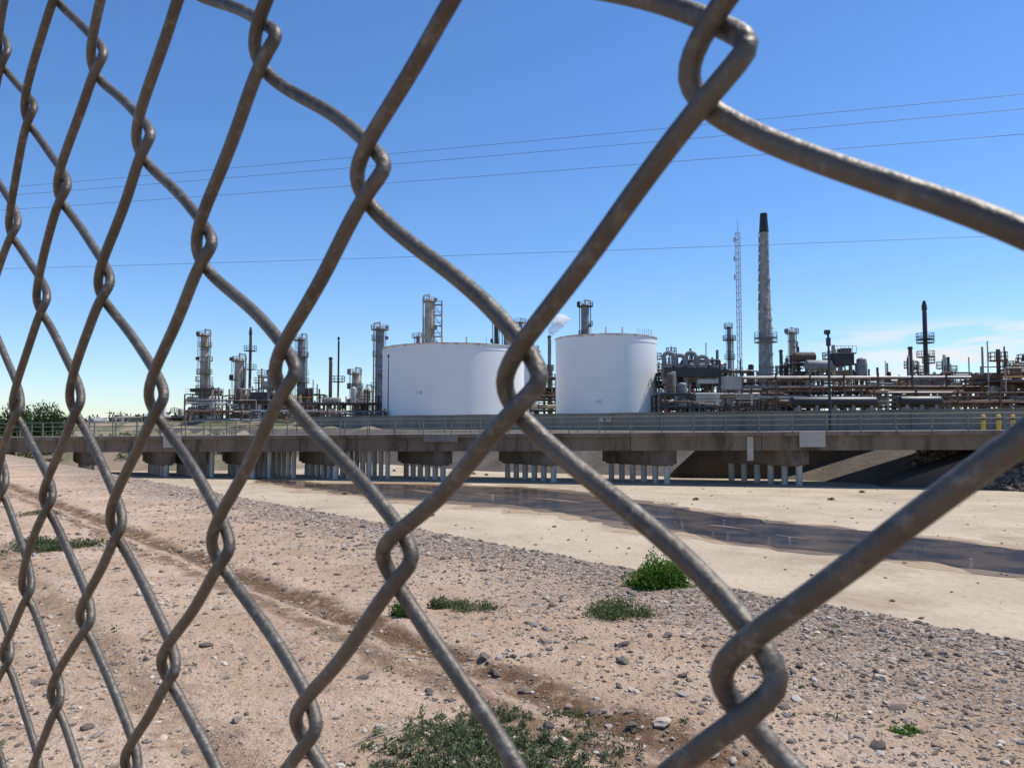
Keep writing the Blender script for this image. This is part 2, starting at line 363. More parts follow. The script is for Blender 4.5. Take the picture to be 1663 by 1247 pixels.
S=rng.uniform(.08,.22,n);cols=np.array([(.2,.158,.12),(.14,.11,.085),(.27,.215,.165),(.09,.072,.058)])[rng.integers(0,4,n)]*rng.uniform(.8,1.2,(n,1))
stones('riprap_embankment',x,y,FL+(1.0-FL)*np.minimum(q,1)+.05,S,cols,flat=.8)
# ---------------------------------------------------------------- vegetation
def leaves(name,parts,cola,colb,size,seed,long=2.2,droop=.0,stems=None):
    r=np.random.default_rng(seed);Vs=[];Cs=[]
    for (cx,cy,cz),(rx,ry,rz),n in parts:
        d=r.normal(0,1,(n,3));d/=np.linalg.norm(d,axis=1)[:,None];d[:,2]=np.abs(d[:,2])
        cm=r.normal(0,1,(14,3));cm/=np.linalg.norm(cm,axis=1)[:,None];cm[:,2]=np.abs(cm[:,2])
        near=np.max(d@cm.T,1); rr=(r.uniform(0,1,n)**.45)*(0.62+.5*ss(near,.75,1.0))
        p=d*rr[:,None]*np.array([rx,ry,rz])+np.array([cx,cy,cz])
        ax=r.normal(0,1,(n,3))+d*1.2+np.array([0,0,.6]);ax/=np.linalg.norm(ax,axis=1)[:,None]
        sd=np.cross(ax,r.normal(0,1,(n,3)));sd/=np.linalg.norm(sd,axis=1)[:,None]
        sz=size*r.uniform(.6,1.3,n)[:,None]
        q=np.stack([p-ax*sz*long/2,p+sd*sz*.5,p+ax*sz*long/2,p-sd*sz*.5],1)
        Vs.append(q.reshape(-1,3))
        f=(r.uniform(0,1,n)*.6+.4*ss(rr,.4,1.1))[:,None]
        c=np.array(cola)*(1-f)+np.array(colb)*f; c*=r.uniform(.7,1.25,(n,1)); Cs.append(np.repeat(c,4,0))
    Vv=np.concatenate(Vs);Cc=np.concatenate(Cs);nf=len(Vv)//4
    return npmesh(name,Vv,np.arange(nf*4).reshape(-1,4),M_leaf,False,Cc)
def gp(u,v): 
    x,y,_=G(u,v,0); return (x,y,float(gz(x,y)))
def tuft(name,u,v,w,h,n,seed,cola=(.02,.05,.012),colb=(.09,.17,.035),size=.013,sub=7,dep=.8):
    x,y,z=gp(u,v);r=np.random.default_rng(seed);parts=[]
    for i in range(sub):
        a=r.uniform(0,6.28);q=r.uniform(0,1)**.5
        dx=math.cos(a)*w/2*q*.75;dy=math.sin(a)*w/2*dep*q*.75
        f=(1-.45*q)*r.uniform(.7,1.1)
        parts.append(((x+dx,y+dy,float(gz(x+dx,y+dy))-.01),(w*.25*r.uniform(.7,1.2),w*.25*dep,h*f),n//sub))
    leaves(name,parts,cola,colb,size,seed)
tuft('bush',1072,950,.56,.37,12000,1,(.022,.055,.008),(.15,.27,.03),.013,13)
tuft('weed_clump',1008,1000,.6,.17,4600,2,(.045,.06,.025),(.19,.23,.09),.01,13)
tuft('weed_clump',655,1000,.25,.19,2400,3,(.03,.065,.012),(.15,.25,.04),.01)
tuft('weed_clump',765,985,.5,.11,2300,4,(.05,.07,.03),(.22,.25,.11),.01,11)
tuft('weed_clump',716,985,.2,.15,1300,14,(.04,.06,.02),(.2,.24,.1),.01)
tuft('weed_clump',90,890,1.1,.16,4500,5,(.035,.05,.02),(.16,.19,.09),.016,12)
tuft('weed_clump',1465,1185,.17,.05,1100,6,(.03,.07,.01),(.14,.28,.05),.008)
tuft('weed_clump',1030,892,.14,.1,200,8,(.03,.06,.01),(.1,.18,.04),.012)
tuft('weed_clump',60,835,.8,.1,1200,9,(.06,.07,.03),(.2,.2,.1),.014)
tuft('weed_clump',930,1145,.22,.05,600,10,(.05,.06,.03),(.17,.2,.08),.008)
tuft('weed_clump',1300,1115,.06,.03,150,11,size=.008)
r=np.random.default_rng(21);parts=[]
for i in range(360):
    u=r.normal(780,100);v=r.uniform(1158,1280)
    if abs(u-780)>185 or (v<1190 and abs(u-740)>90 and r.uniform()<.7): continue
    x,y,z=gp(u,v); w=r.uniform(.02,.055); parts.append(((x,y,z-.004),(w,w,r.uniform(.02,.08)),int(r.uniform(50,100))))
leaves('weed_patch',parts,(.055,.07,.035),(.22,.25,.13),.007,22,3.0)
parts=[]
for i in range(90):
    u=r.uniform(830,1040);v=r.uniform(1150,1250); x,y,z=gp(u,v); w=r.uniform(.015,.05); parts.append(((x,y,z-.004),(w,w,r.uniform(.01,.035)),int(r.uniform(15,45))))
leaves('weed_patch',parts,(.06,.06,.035),(.2,.21,.11),.007,23,3.0)
parts=[]
for i in range(170):
    x,y=scat(1,3,18);x,y=float(x[0]),float(y[0]); s1,_=st(x,y)
    if s1>-.1: continue
    w=r.uniform(.015,.05);parts.append(((x,y,float(gz(x,y))),(w,w,w*.8),int(r.uniform(8,30))))
leaves('scattered_seedlings',parts,(.05,.06,.03),(.16,.2,.08),.009,24)
parts=[]
for u,v in((700,838),(770,770),(790,772),(640,765),(1130,812),(1400,800),(560,803),(1350,812),(1500,806)):
    x,y,_=G(u,v,FL); parts.append(((x,y,FL),(.17,.17,.13),100))
leaves('channel_weeds',parts,(.04,.07,.02),(.12,.18,.06),.04,25)
tw=MB(); x,y,z=gp(590,1215)
for i in range(9):
    a=r.uniform(.5,1.3); l=r.uniform(.1,.3);x0=x+r.uniform(-.1,.1);y0=y+r.uniform(-.1,.12)
    p=[(x0,y0,z+.01)]
    for q in range(3): p.append((p[-1][0]+math.cos(a)*l/3+r.normal(0,.006),p[-1][1]+math.sin(a)*l/3,p[-1][2]+r.uniform(0,.012)))
    tw.tube(p,.0025,'tan',5)
tw.build('dry_twigs')
tw=MB();x,y,z=gp(1628,1015)
for i in range(7):
    a=r.uniform(.2,2.8);p=[(x,y,z)]
    for q in range(3): p.append((p[-1][0]+math.cos(a)*.035,p[-1][1]+r.uniform(-.02,.02),p[-1][2]+.03*math.sin(a)*(1+.5*q)))
    tw.tube(p,.002,'trunk',4)
tw.build('dead_shrub')
parts=[];trk=MB()
for i in range(20):
    x=R(-58,-44.5);y=R(74,82);z0=float(gz(x,y)); h=R(2.1,3.5)
    parts.append(((x,y,z0+h*.1),(R(1.3,2.4),1.5,h),1100)); trk.cyl((x,y,z0-.2),(x+R(-.3,.3),y,z0+h*.6),.12,.04,'trunk',6)
b1=leaves('shrub_row',parts,(.015,.03,.01),(.06,.105,.03),.13,31)
t1=trk.build('trunks'); t1.parent=b1
parts=[]
for i in range(150):
    x=R(-60,-20);y=R(63,72);parts.append(((x,y,float(gz(x,y))),(.8,.6,R(.3,.9)),90))
leaves('bank_weeds',parts,(.04,.06,.02),(.15,.18,.07),.12,32)
parts=[]
for i in range(260):
    x=R(-520,700);y=R(420,560);parts.append(((x,y,2),(R(4,9),4,R(2.5,7)),60))
leaves('distant_trees',parts,(.02,.03,.02),(.06,.075,.05),1.2,33)
# ---------------------------------------------------------------- bridge
BR0=np.array((27.5,43.5));BR1=np.array((-52,59.));bd=BR1-BR0;BL=np.linalg.norm(bd);bd/=BL;bn=np.array((-bd[1],bd[0]));bn=bn if bn[1]>0 else -bn
brz=math.atan2(bd[1],bd[0])
def bz(q): return 1.22-.72*q/BL
def bridge():
    b=MB();W=5.2
    def slab(q0,q1,o0,o1,za,zb,mat):
        vs=[]
        for q in(q0,q1):
            for o in(o0,o1):
                for z in(za,zb):
                    p=BR0+bd*q+bn*o; vs.append((p[0],p[1],bz(q)+z))
        b.add(vs,[(0,1,3,2),(4,6,7,5),(0,4,5,1),(2,3,7,6),(0,2,6,4),(1,5,7,3)],mat)
    us=[1270,1055,870,690,515,380,290,240,118,-20]
    def qat(u):
        a=(u-831.5)/F; return float((BR0[0]-a*BR0[1])/(a*bd[1]-bd[0]))
    qs=[qat(u) for u in us]
    ed=[0]+[x+1.2 for x in qs]+[BL]
    for i in range(len(ed)-1):
        slab(ed[i]+.02,ed[i+1]-.02,.0,W,-1.1,-.24,'girder')
        slab(ed[i]+.01,ed[i+1]-.01,-.22,W+.22,-.238,0,'girder' if i%3 else 'cap')
    slab(-2.2,-.02,-.1,W+.1,-1.05,-.02,'cap')
    slab(qat(1338),qat(1296),-.26,-.222,-.9,.0,'patch')
    slab(qat(1222),qat(1212),-.1,-.003,-1.7,-.28,'patch')
    slab(qat(300),qat(270),-.26,-.222,-.8,.0,'patch'); slab(qat(745),qat(690),-.26,-.222,-.5,.0,'wall')
    dv=np.array((-.6,.8));dn=np.array((.8,.6))
    for i,q in enumerate(qs):
        c=BR0+bd*q+bn*.3 + np.array((1.3,0)); Lc=5.6
        m=c+dv*Lc/2; zt=bz(q)-1.105
        b.box((m[0],m[1],zt-.42),(Lc,1.0,.84),'cap',math.atan2(dv[1],dv[0]))
        b.box((m[0],m[1],zt-.9),(Lc*.93,.75,.11),'cap',math.atan2(dv[1],dv[0]))
        for k in range(6):
            p=c+dv*(.35+k*(Lc-.7)/5)
            b.cyl((p[0],p[1],FL-.3),(p[0],p[1],zt-.9),.19,.19,'pile',12)
    for u in(425,465,555,590,330,620):
        q=qat(u);c=BR0+bd*q+bn*1.2
        for k in range(5):
            p=c+dv*(k*.95); b.cyl((p[0],p[1],FL-.3),(p[0],p[1],bz(q)-1.1),.16,.16,'pile',10)
    vs=[]
    for o in(W+1.4,W+1.9):
        for q,z in((qat(1120)+1.5,FL-.1),(qat(1175)+1.2,bz(20)-1.06),(-.5,bz(0)-1.06),(-.5,FL-.1)):
            p=BR0+bd*q+bn*o;vs.append((p[0],p[1],z))
    b.add(vs,[(0,1,2,3),(7,6,5,4),(0,4,5,1),(1,5,6,2),(2,6,7,3)],'abut_shade')  # dark abutment panel; the shade under the deck is in its colour
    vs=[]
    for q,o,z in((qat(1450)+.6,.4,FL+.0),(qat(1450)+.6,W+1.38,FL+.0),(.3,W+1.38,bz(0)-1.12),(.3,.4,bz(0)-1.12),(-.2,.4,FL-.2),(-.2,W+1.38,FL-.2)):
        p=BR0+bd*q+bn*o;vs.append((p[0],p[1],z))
    b.add(vs,[(0,3,2,1),(0,4,3),(1,2,5),(3,4,5,2)],'abut_shade')
    for side,o in((0,.02),(1,W-.05)):
        q=-6
        while q<BL:
            p=BR0+bd*q+bn*o;z=bz(max(q,0)); b.box((p[0],p[1],z+.5),(.065,.065,1.06),'greenrail',brz); q+=1.9
        for h in(.4,.72,1.02):
            a=BR0+bd*-6+bn*o;c=BR0+bd*BL+bn*o
            b.cyl((a[0],a[1],bz(0)+h),(*(BR0+bn*o),bz(0)+h),.02,.02,'greenrail',6); a=BR0+bn*o
            b.cyl((a[0],a[1],bz(0)+h),(c[0],c[1],bz(BL)+h),.02,.02,'greenrail',6)
    b.build('bridge')
bridge()
# ---------------------------------------------------------------- retaining wall
w=MB();W0=np.array((75.,30.4));W1=np.array((-34,123.4));wd=(W1-W0);WL=np.linalg.norm(wd);wd/=WL;wn=np.array((-wd[1],wd[0]))
wn=wn if wn[1]<0 else -wn;rz=math.atan2(wd[1],wd[0]);q=0;i=0
while q<WL:
    c=W0+wd*(q+3); w.box((c[0],c[1],1.7+.03*(i%2)),(5.96,.35,2.0),'wall',rz); 
    w.box((c[0],c[1],2.78+.03*(i%2)),(5.96,.5,.13),'wall',rz)
    q+=6;i+=1
w.build('concrete_wall')
def wallpt(u):
    a=(u-831.5)/F; q=(a*W0[1]-W0[0])/(wd[0]-a*wd[1]); return W0+wd*q
for u,c in((977,'patch'),(990,'red')):
    s=MB();p=wallpt(u)+wn*.215
    s.box((p[0],p[1],2.1),(.6,.05,.5),'white',rz); p=p+wn*.03; s.box((p[0],p[1],2.2),(.5,.03,.18),c,rz); s.box((p[0],p[1],1.97),(.4,.03,.05),'dark',rz); s.build('warning_sign')
for u,v in((1597,692),(1622,690),(1645,690)):
    x,y,z=P(u,v,55); s=MB(); s.cyl((x,y,.9),(x,y,2.2),.14,.14,'yellow',12,dome=.5); s.ring((x,y,1.95),.141,.01,.14,'dark',12); s.build('bollard')
def post(name,u,vt,D,r=.11,arm=True,zb=.9):
    x,y,z=P(u,vt,D);s=MB();s.cyl((x,y,zb),(x,y,z),r,r*.6,'dark',10)
    s.box((x,y,zb+.1),(.5,.5,.2),'cap')
    if arm:
        s.tube([(x,y,z-.2),(x-.18,y,z+.05),(x-.3,y,z+.15)],r*.4,'dark'); s.box((x-.1,y-.05,z+.12),(.36,.3,.3),'dark'); s.cyl((x,y,z-.9),(x,y,z-.3),.17,.17,'dark',10)
    else: s.cyl((x,y,z),(x,y,z+.4),r*1.8,r*1.2,'dark',8)
    s.build(name)
post('lamp_post',1345,542,57,.12); post('lamp_post',631,580,112,.1,False,2); 
# ---------------------------------------------------------------- storage tanks
def tank_mat():
    m=mk('white_tank_paint',(.84,.84,.83),(.78,.78,.77),.5,scale=.12)
    nt=m.node_tree;L=nt.links;b=nt.nodes['Principled BSDF'];src=b.inputs['Base Color'].links[0].from_socket
    tc=nn(nt,'ShaderNodeTexCoord'); sp=nn(nt,'ShaderNodeSeparateXYZ'); L.new(tc.outputs['Object'],sp.inputs[0])
    mp=nn(nt,'ShaderNodeMapping'); mp.inputs['Scale'].default_value=(1,1,.12); L.new(tc.outputs['Object'],mp.inputs[0])
    no=nn(nt,'ShaderNodeTexNoise'); no.inputs['Scale'].default_value=.9; no.inputs['Detail'].default_value=7; no.inputs['Roughness'].default_value=.75; L.new(mp.outputs[0],no.inputs[0])
    z=nn(nt,'ShaderNodeMapRange'); z.inputs[1].default_value=-1.6; z.inputs[2].default_value=0; L.new(sp.outputs[2],z.inputs[0])
    mul=nn(nt,'ShaderNodeMath',operation='MULTIPLY'); L.new(no.outputs[0],mul.inputs[0]); L.new(z.outputs[0],mul.inputs[1])
    r=nn(nt,'ShaderNodeMapRange'); r.inputs[1].default_value=.38; r.inputs[2].default_value=.54; r.inputs[4].default_value=.85; L.new(mul.outputs[0],r.inputs[0])
    mx=nn(nt,'ShaderNodeMix',data_type='RGBA'); L.new(r.outputs[0],mx.inputs[0]); L.new(src,mx.inputs[6]); mx.inputs[7].default_value=(.42,.24,.12,1)
    md=nn(nt,'ShaderNodeMath',operation='PINGPONG'); md.inputs[1].default_value=1.2; L.new(sp.outputs[2],md.inputs[0])
    lt=nn(nt,'ShaderNodeMath',operation='LESS_THAN'); lt.inputs[1].default_value=.03; L.new(md.outputs[0],lt.inputs[0])
    ml=nn(nt,'ShaderNodeMath',operation='MULTIPLY'); L.new(lt.outputs[0],ml.inputs[0]); ml.inputs[1].default_value=.14
    m2=nn(nt,'ShaderNodeMix',data_type='RGBA'); L.new(ml.outputs[0],m2.inputs[0]); L.new(mx.outputs[2],m2.inputs[6]); m2.inputs[7].default_value=(.45,.45,.44,1)
    L.new(m2.outputs[2],b.inputs['Base Color']); return m
M['tank']=tank_mat()
def tank(u,hw,vt,D,Rk=None,extra=0):
    x,y,_=P(u,600,D);r=hw/F*D*.996;_,_,zt=P(u,vt,D-r);h=zt-2.3
    s=MB(); s.cyl((0,0,-h),(0,0,0),r,r,'tank',96,cap=False)
    n=96;vs=[(r*math.cos(6.2832*i/n),r*math.sin(6.2832*i/n),0) for i in range(n)]+[(0,0,r*.045)]
    s.add(vs,[(i,(i+1)%n,n) for i in range(n)],'white',True)
    s.ring((0,0,-.08),r+.001,.14,.16,'tank',96); s.ring((0,0,-.95-.2*extra),r+.001,.05,.08,'tank',96); s.ring((0,0,-h+.15),r+.001,.2,.3,'grey',96)
    for i in range(n):
        t=6.2832*i/n
        if not (1.2<t<1.9 or 5.2<t<5.75): continue
        s.cyl((r*.985*math.cos(t),r*.985*math.sin(t),0),(r*.985*math.cos(t),r*.985*math.sin(t),1.05),.03,.03,'grey',4)
    for t,hh in((1.4,.9),(4.6,.6),(4.2,.8),(5.0,.7)):
        s.cyl((r*.8*math.cos(t),r*.8*math.sin(t),0),(r*.8*math.cos(t),r*.8*math.sin(t),1.+hh*.4),.22,.16,'white',8)
    t0=.12 if extra else 2.7; t1=t0+(.9 if extra else -1.1); N=46
    for i in range(N):
        f=i/N;t=t0+(t1-t0)*f+0;z=-h+h*f;rr=r+.45
        s.box((rr*math.cos(t),rr*math.sin(t),z),(.8,.28,.05),'grey',t)
        if i%3==0: s.cyl(((r+.85)*math.cos(t),(r+.85)*math.sin(t),z),((r+.85)*math.cos(t),(r+.85)*math.sin(t),z+1.0),.03,.03,'grey',4)
    s.tube([((r+.85)*math.cos(t0+(t1-t0)*i/20),(r+.85)*math.sin(t0+(t1-t0)*i/20),-h+h*i/20+1) for i in range(21)],.04,'grey',4)
    o=s.build('storage_tank'); o.location=(x,y,zt); return x,y,zt,r,h
def label(x,y,zt,r,h,u,z,txt,size):
    a=(u-831.5)/F
    A=a*a+1;B=-2*(a*x+y);C=x*x+y*y-r*r;Dd=(-B-math.sqrt(B*B-4*A*C))/(2*A);px,py=a*Dd,Dd
    nxx,nyy=(px-x)/r,(py-y)/r;ang=math.atan2(nyy,nxx)+math.pi/2
    cu=bpy.data.curves.new('number','FONT');cu.body=txt;cu.size=size;cu.extrude=.01;cu.align_x='CENTER'
    o=bpy.data.objects.new('tank_number',cu);sc.collection.objects.link(o);o.location=(px+nxx*.03,py+nyy*.03,z);o.rotation_euler=(math.pi/2,0,ang);cu.materials.append(M['plate'])
    return o
T1=tank(737,115,556,140); T2=tank(984,82,541,135,extra=1)
tobs=[o for o in bpy.data.objects if o.name.startswith('storage_tank')]
for T,ob,u,v,tx in((T1,tobs[0],680,640,'110'),(T2,tobs[1],972,655,'102')):
    z=P(u,v,T[1]-T[3])[2];o=label(*T,u,z,tx,.85); bpy.context.view_layer.update(); o.parent=ob; o.matrix_parent_inverse=ob.matrix_world.inverted()
tank(862,16,568,165,extra=1)
# ---------------------------------------------------------------- towers
ZB=2.2
def platform(s,x,y,z,r,mat,w=.9,rail=True,a0=0):
    s.ring((x,y,z),r,w,.12,mat,14)
    if rail:
        for i in range(10):
            t=a0+6.2832*i/10; s.cyl((x+(r+w)*math.cos(t),y+(r+w)*math.sin(t),z),(x+(r+w)*math.cos(t),y+(r+w)*math.sin(t),z+1.1),.045,.045,mat,4,cap=False)
        for hh in(.55,1.1): s.ring((x,y,z+hh),r+w-.04,.07,.07,mat,14)
def column(name,u,vt,wpx,D,mat='white',plats=4,pm='grey',ladder=True,vplat=None,taper=1.0,top=True,side=1):
    x,y,zt=P(u,vt,D);r=wpx/2/F*D;s=MB()
    s.cyl((x,y,ZB),(x,y,zt-r*1.0),r*taper,r,mat,18,dome=.55 if top else 0)
    if top:
        s.cyl((x,y,zt-r*.6),(x,y,zt+.6),r*.18,r*.18,'silver',8); s.tube([(x,y,zt+.4),(x+side*r*1.3,y,zt+.3),(x+side*r*1.4,y,zt-2),(x+side*r*1.4,y,ZB)],r*.17,'silver')
    H=zt-ZB
    for i in range(plats):
        z=zt-r-.3-(H*.86)*i/max(plats,1)*R(.8,1.15); a0=R(0,6.28);w_=R(.5,1.0)
        n=16;k=random.choice((7,9,12,16));vs=[];fs=[]
        for q in range(k+1):
            t=a0+6.2832*q/n
            for rr,zz in((r*1.02,0),(r+w_,0),(r+w_,.12),(r*1.02,.12)): vs.append((x+rr*math.cos(t),y+rr*math.sin(t),z+zz))
        for q in range(k):
            for a in range(4): b_=(a+1)%4; fs.append((q*4+a,q*4+4+a,q*4+4+b_,q*4+b_))
        s.add(vs,fs,pm)
        for q in range(k+1):
            t=a0+6.2832*q/n;s.cyl((x+(r+w_)*math.cos(t),y+(r+w_)*math.sin(t),z),(x+(r+w_)*math.cos(t),y+(r+w_)*math.sin(t),z+1.1),.04,.04,pm,4,cap=False)
            if q<k:
                t2=a0+6.2832*(q+1)/n
                for hh in(.55,1.1): s.cyl((x+(r+w_)*math.cos(t),y+(r+w_)*math.sin(t),z+hh),(x+(r+w_)*math.cos(t2),y+(r+w_)*math.sin(t2),z+hh),.04,.04,pm,4,cap=False)
        if R(0,1)<.5: s.box((x-side*(r+.6),y-.2,z+.6),(.7,.6,R(.6,1.3)),pm)
    if ladder:
        for dx in(-.25,.25): s.cyl((x-side*(r+.35)+dx*.3,y-.4+dx,ZB),(x-side*(r+.35)+dx*.3,y-.4+dx,zt-r),.05,.05,pm,4)
        z=ZB
        while z<zt-r: s.cyl((x-side*(r+.35)-.1,y-.65,z),(x-side*(r+.35)+.1,y-.15,z),.03,.03,pm,4); z+=.6
        s.cyl((x+side*(r+.2),y-.5,ZB),(x+side*(r+.2),y-.5,zt-R(2,6)),R(.1,.2),None,random.choice(('silver','brown','grey')),6)
    for i in range(5):
        z=R(ZB+2,zt-r);s.ring((x,y,z),r,.08,.25,'grey',18)
    s.build(name);return x,y,zt,r
column('distillation_tower',333,538,13,175,'tan',6,'brown'); column('distillation_tower',490,545,13,175,'grey',5,'brown')
column('distillation_tower',617,527,14,165,'grey',7,'grey',side=-1); column('distillation_tower',697,482,14,185,'tan',4,'grey',side=-1)
column('distillation_tower',950,490,13,180,'grey',6,'dark'); column('distillation_tower',1286,535,10,160,'tan',5,'grey')
column('distillation_tower',389,578,15,160,'tan',3,'brown'); column('distillation_tower',578,600,12,160,'tan',3)
column('distillation_tower',1184,528,7,165,'grey',6,'dark'); column('distillation_tower',806,512,7,185,'dark',4,'dark'); column('distillation_tower',822,524,8,185,'grey',3,'dark')
column('distillation_tower',845,520,6,190,'grey',2); column('distillation_tower',680,543,8,190,'grey',2)
column('distillation_tower',596,628,12,170,'tan',2);column('distillation_tower',455,625,10,165,'grey',2,'brown')
s=MB();x,y,z=P(711,482,187)
for i in range(9):
    zz=z-2-i*2.6;s.box((x,y,zz),(2.0,1.6,.15),'grey');s.cyl((x-.9,y-.7,zz),(x+.9,y-.7,zz-2.6),.07,.07,'grey',4);s.ring((x,y,zz+.9),.95,.08,.08,'grey',8)
for dx in(-1,1):
    for dy in(-.8,.8): s.cyl((x+dx,y+dy,ZB),(x+dx,y+dy,z-1),.1,.1,'grey',4)
s.build('stair_tower')
def stack(name,u,vt,wpx,D,mat,plats=(),cap=None):
    x,y,zt=P(u,vt,D);r=wpx/2/F*D;s=MB();s.cyl((x,y,ZB),(x,y,zt),r*1.15,r,mat,12)
    s.ring((x,y,zt-.3),r,.12,.3,'dark',12)
    for v in plats: platform(s,x,y,P(u,v,D)[2],r*1.05,'dark',1.1)
    if cap: s.cyl((x,y,zt),(x,y,zt+1.2),r*1.4,r*.6,cap,10)
    for q in range(3): s.cyl((x+r*1.1,y,ZB),(x+r*1.1,y,zt-1),.05,.05,'grey',4)
    s.build(name)
stack('exhaust_stack',407,540,4,170,'brown',(570,600),'dark');stack('exhaust_stack',537,580,5,160,'brown');stack('exhaust_stack',550,547,2.5,150,'dark',(620,))
stack('exhaust_stack',892,545,5,180,'grey');stack('exhaust_stack',1268,568,5,160,'brown');stack('exhaust_stack',1478,563,6,150,'brown')
stack('flare_stack',1501,499,6.5,140,'dark',(551,557,580),'dark');stack('exhaust_stack',437,600,4,165,'grey')
stack('exhaust_stack',1543,602,3,140,'rust');stack('exhaust_stack',1320,590,4,150,'tan')
x,y,zt=P(1240,347,150);s=MB();_,_,zk=P(1240,378,150);rb=1.5;rt=.8
def cr_(z): return rb+(rt-rb)*(z-ZB)/(zk-ZB)
s.cyl((x,y,ZB),(x,y,zk),rb,rt,'stackc',28);s.cyl((x,y,zk),(x,y,zt),rt+.12,rt-.12,'black',24)
zs=P(1240,545,150)[2];z=zs;i=0
while z<zk-.8:
    a=i*2.2;rr=cr_(z)
    for q in range(3):
        t=a+q*2.094;s.cyl((x+rr*.86*math.cos(t),y+rr*.86*math.sin(t),z-.6),(x+rr*.86*math.cos(t+.4),y+rr*.86*math.sin(t+.4),z+.8),rr*.5,rr*.32,'stackc',8)
    z+=1.9;i+=1
for v in(549,556): platform(s,x,y,P(1240,v,150)[2],1.2,'grey',1.0)
for v in(575,595,520,455): s.ring((x,y,P(1240,v,150)[2]),cr_(P(1240,v,150)[2])-.02,.16,.3,'stackc',24)
s.cyl((x-1.7,y-.3,ZB),(x-1.1,y-.3,zk),.07,.06,'dark',4)
s.build('chimney_stack')
x,y,zt=P(1198,368,180);s=MB();w_=.6
def cr(z): return [(x+w_*math.cos(t),y+w_*math.sin(t),z) for t in(.3,2.394,4.488)]
z=ZB;i=0
while z<zt-2:
    a=cr(z);b_=cr(z+1.6);mt='mast'
    for k in range(3): s.cyl(a[k],b_[k],.07,.07,mt,4,False);s.cyl(a[k],b_[(k+1)%3],.045,.045,mt,4,False);s.cyl(b_[k],b_[(k+1)%3],.045,.045,mt,4,False)
    z+=1.6;i+=1
s.cyl((x,y,z),(x,y,zt+1.5),.06,.04,'grey',5)
for v in(390,420,450): 
    zz=P(1198,v,180)[2];s.box((x-.9,y,zz),(.25,.25,1.3),'patch');s.cyl((x-.9,y,zz),(x,y,zz),.04,.04,'grey',4)
s.build('lattice_antenna_mast')
# ---------------------------------------------------------------- process units
def unit(name,u0,u1,vt,D,dep,seed,mats=('brown','tan','grey','silver','rust','white','dark'),frame='brown',bay=3.6,lev=2.2,risers=8,fill=1.0):
    r=random.Random(seed);x0=P(u0,650,D)[0];x1=P(u1,650,D)[0];zt=P((u0+u1)/2,vt,D)[2];s=MB()
    nb=max(1,int((x1-x0)/bay));bw=(x1-x0)/nb;nl=max(1,round((zt-ZB)/lev));lev=(zt-ZB)/nl;tops=[max(1,nl-r.choice((0,0,0,1,1,2))) for _ in range(nb+1)]
    for yy in(D,D+dep/2,D+dep):
        for i in range(nb+1):
            X_=x0+i*bw;s.box((X_,yy,(ZB+ZB+tops[i]*lev)/2),(.24,.24,tops[i]*lev),frame)
            if i<nb:
                t=min(tops[i],tops[i+1])
                for l in range(1,t+1):
                    z=ZB+l*lev;s.box((X_+bw/2,yy,z-.02),(bw-.3,.18,.24),frame)
                    if r.random()<.3: s.cyl((X_,yy,z-lev),(X_+bw,yy,z),.07,.07,frame,4)
    for i in range(nb):
        t=min(tops[i],tops[i+1]);X_=x0+i*bw
        for l in range(0,t+1):
            z=ZB+l*lev
            if l and r.random()<.75: s.box((X_+bw/2,D+dep/2,z+.15),(bw-.35,dep-.4,.08),'grey')
            if l==t and r.random()<.6:
                for hh in(.55,1.1): s.cyl((X_,D-.1,z+hh),(X_+bw,D-.1,z+hh),.035,.035,'yellow' if r.random()<.3 else frame,4)
            for rep in(0,1):
                if r.random()>.72*fill: continue
                c=r.random();m=r.choice(mats);yo=rep*dep*.45
                if c<.4: rr=r.uniform(.35,.9);s.cyl((X_+.4,D+yo+r.uniform(.5,dep*.4),z+.3+rr),(X_+bw-.3,D+yo+.9,z+.3+rr),rr,rr,m,14,dome=.5)
                elif c<.75:
                    rr=r.uniform(.3,.7);xx=X_+r.uniform(.8,bw-.8);s.cyl((xx,D+1+yo,z+.2),(xx,D+1+yo,z+r.uniform(1.5,3.4)),rr,rr,m,14,dome=.5)
                else: s.box((X_+bw/2,D+1.2+yo,z+.9),(r.uniform(1,bw-.6),1.6,r.uniform(.6,1.5)),m)
    n=int((x1-x0)*2.4*fill)
    for i in range(n):
        a=r.uniform(x0,x1);l=r.uniform(1.5,12);z=ZB+r.choice(range(0,nl+1))*lev+r.uniform(.2,1.6);z=min(z,zt);yy=D+r.uniform(-.9,dep);m=r.choice(mats);rr=r.uniform(.05,.2)
        b_=min(x1,a+l);pts=[(a,yy,max(ZB,z-r.uniform(0,4))),(a,yy,z),(b_,yy,z),(b_,yy,max(ZB,z-r.uniform(0,5)))];s.tube(pts,rr,m,7)
        if r.random()<.3: s.cyl((a,yy,z),(a,yy,z+.7),.14,.14,r.choice(('dark','red','grey')),6)
    for i in range(risers):
        a=r.uniform(x0,x1);z=zt+r.uniform(.3,3.2);m=r.choice(mats);rr=r.uniform(.06,.26);yy=D+r.uniform(0,dep);s.cyl((a,yy,ZB),(a,yy,z),rr,rr,m,8)
        if r.random()<.4: platform(s,a,yy,z-1.5,rr+.1,frame,.7)
    s.build(name)
unit('process_unit',300,470,650,150,9,1,risers=16);unit('process_unit',420,452,612,165,6,2,frame='grey',risers=3)
unit('process_unit',470,618,655,140,9,3,risers=16);unit('process_unit',300,350,640,170,8,4,risers=4)
unit('process_unit',372,418,632,158,6,14,risers=5,frame='rust');unit('process_unit',484,520,640,168,6,15,risers=4)
unit('process_unit',862,906,612,150,8,5,mats=('rust','dark','brown','tan','grey'),frame='dark',risers=6)
unit('process_unit',1070,1168,586,128,9,6,mats=('dark','grey','silver','brown','dark'),frame='dark',risers=14,fill=1.35)
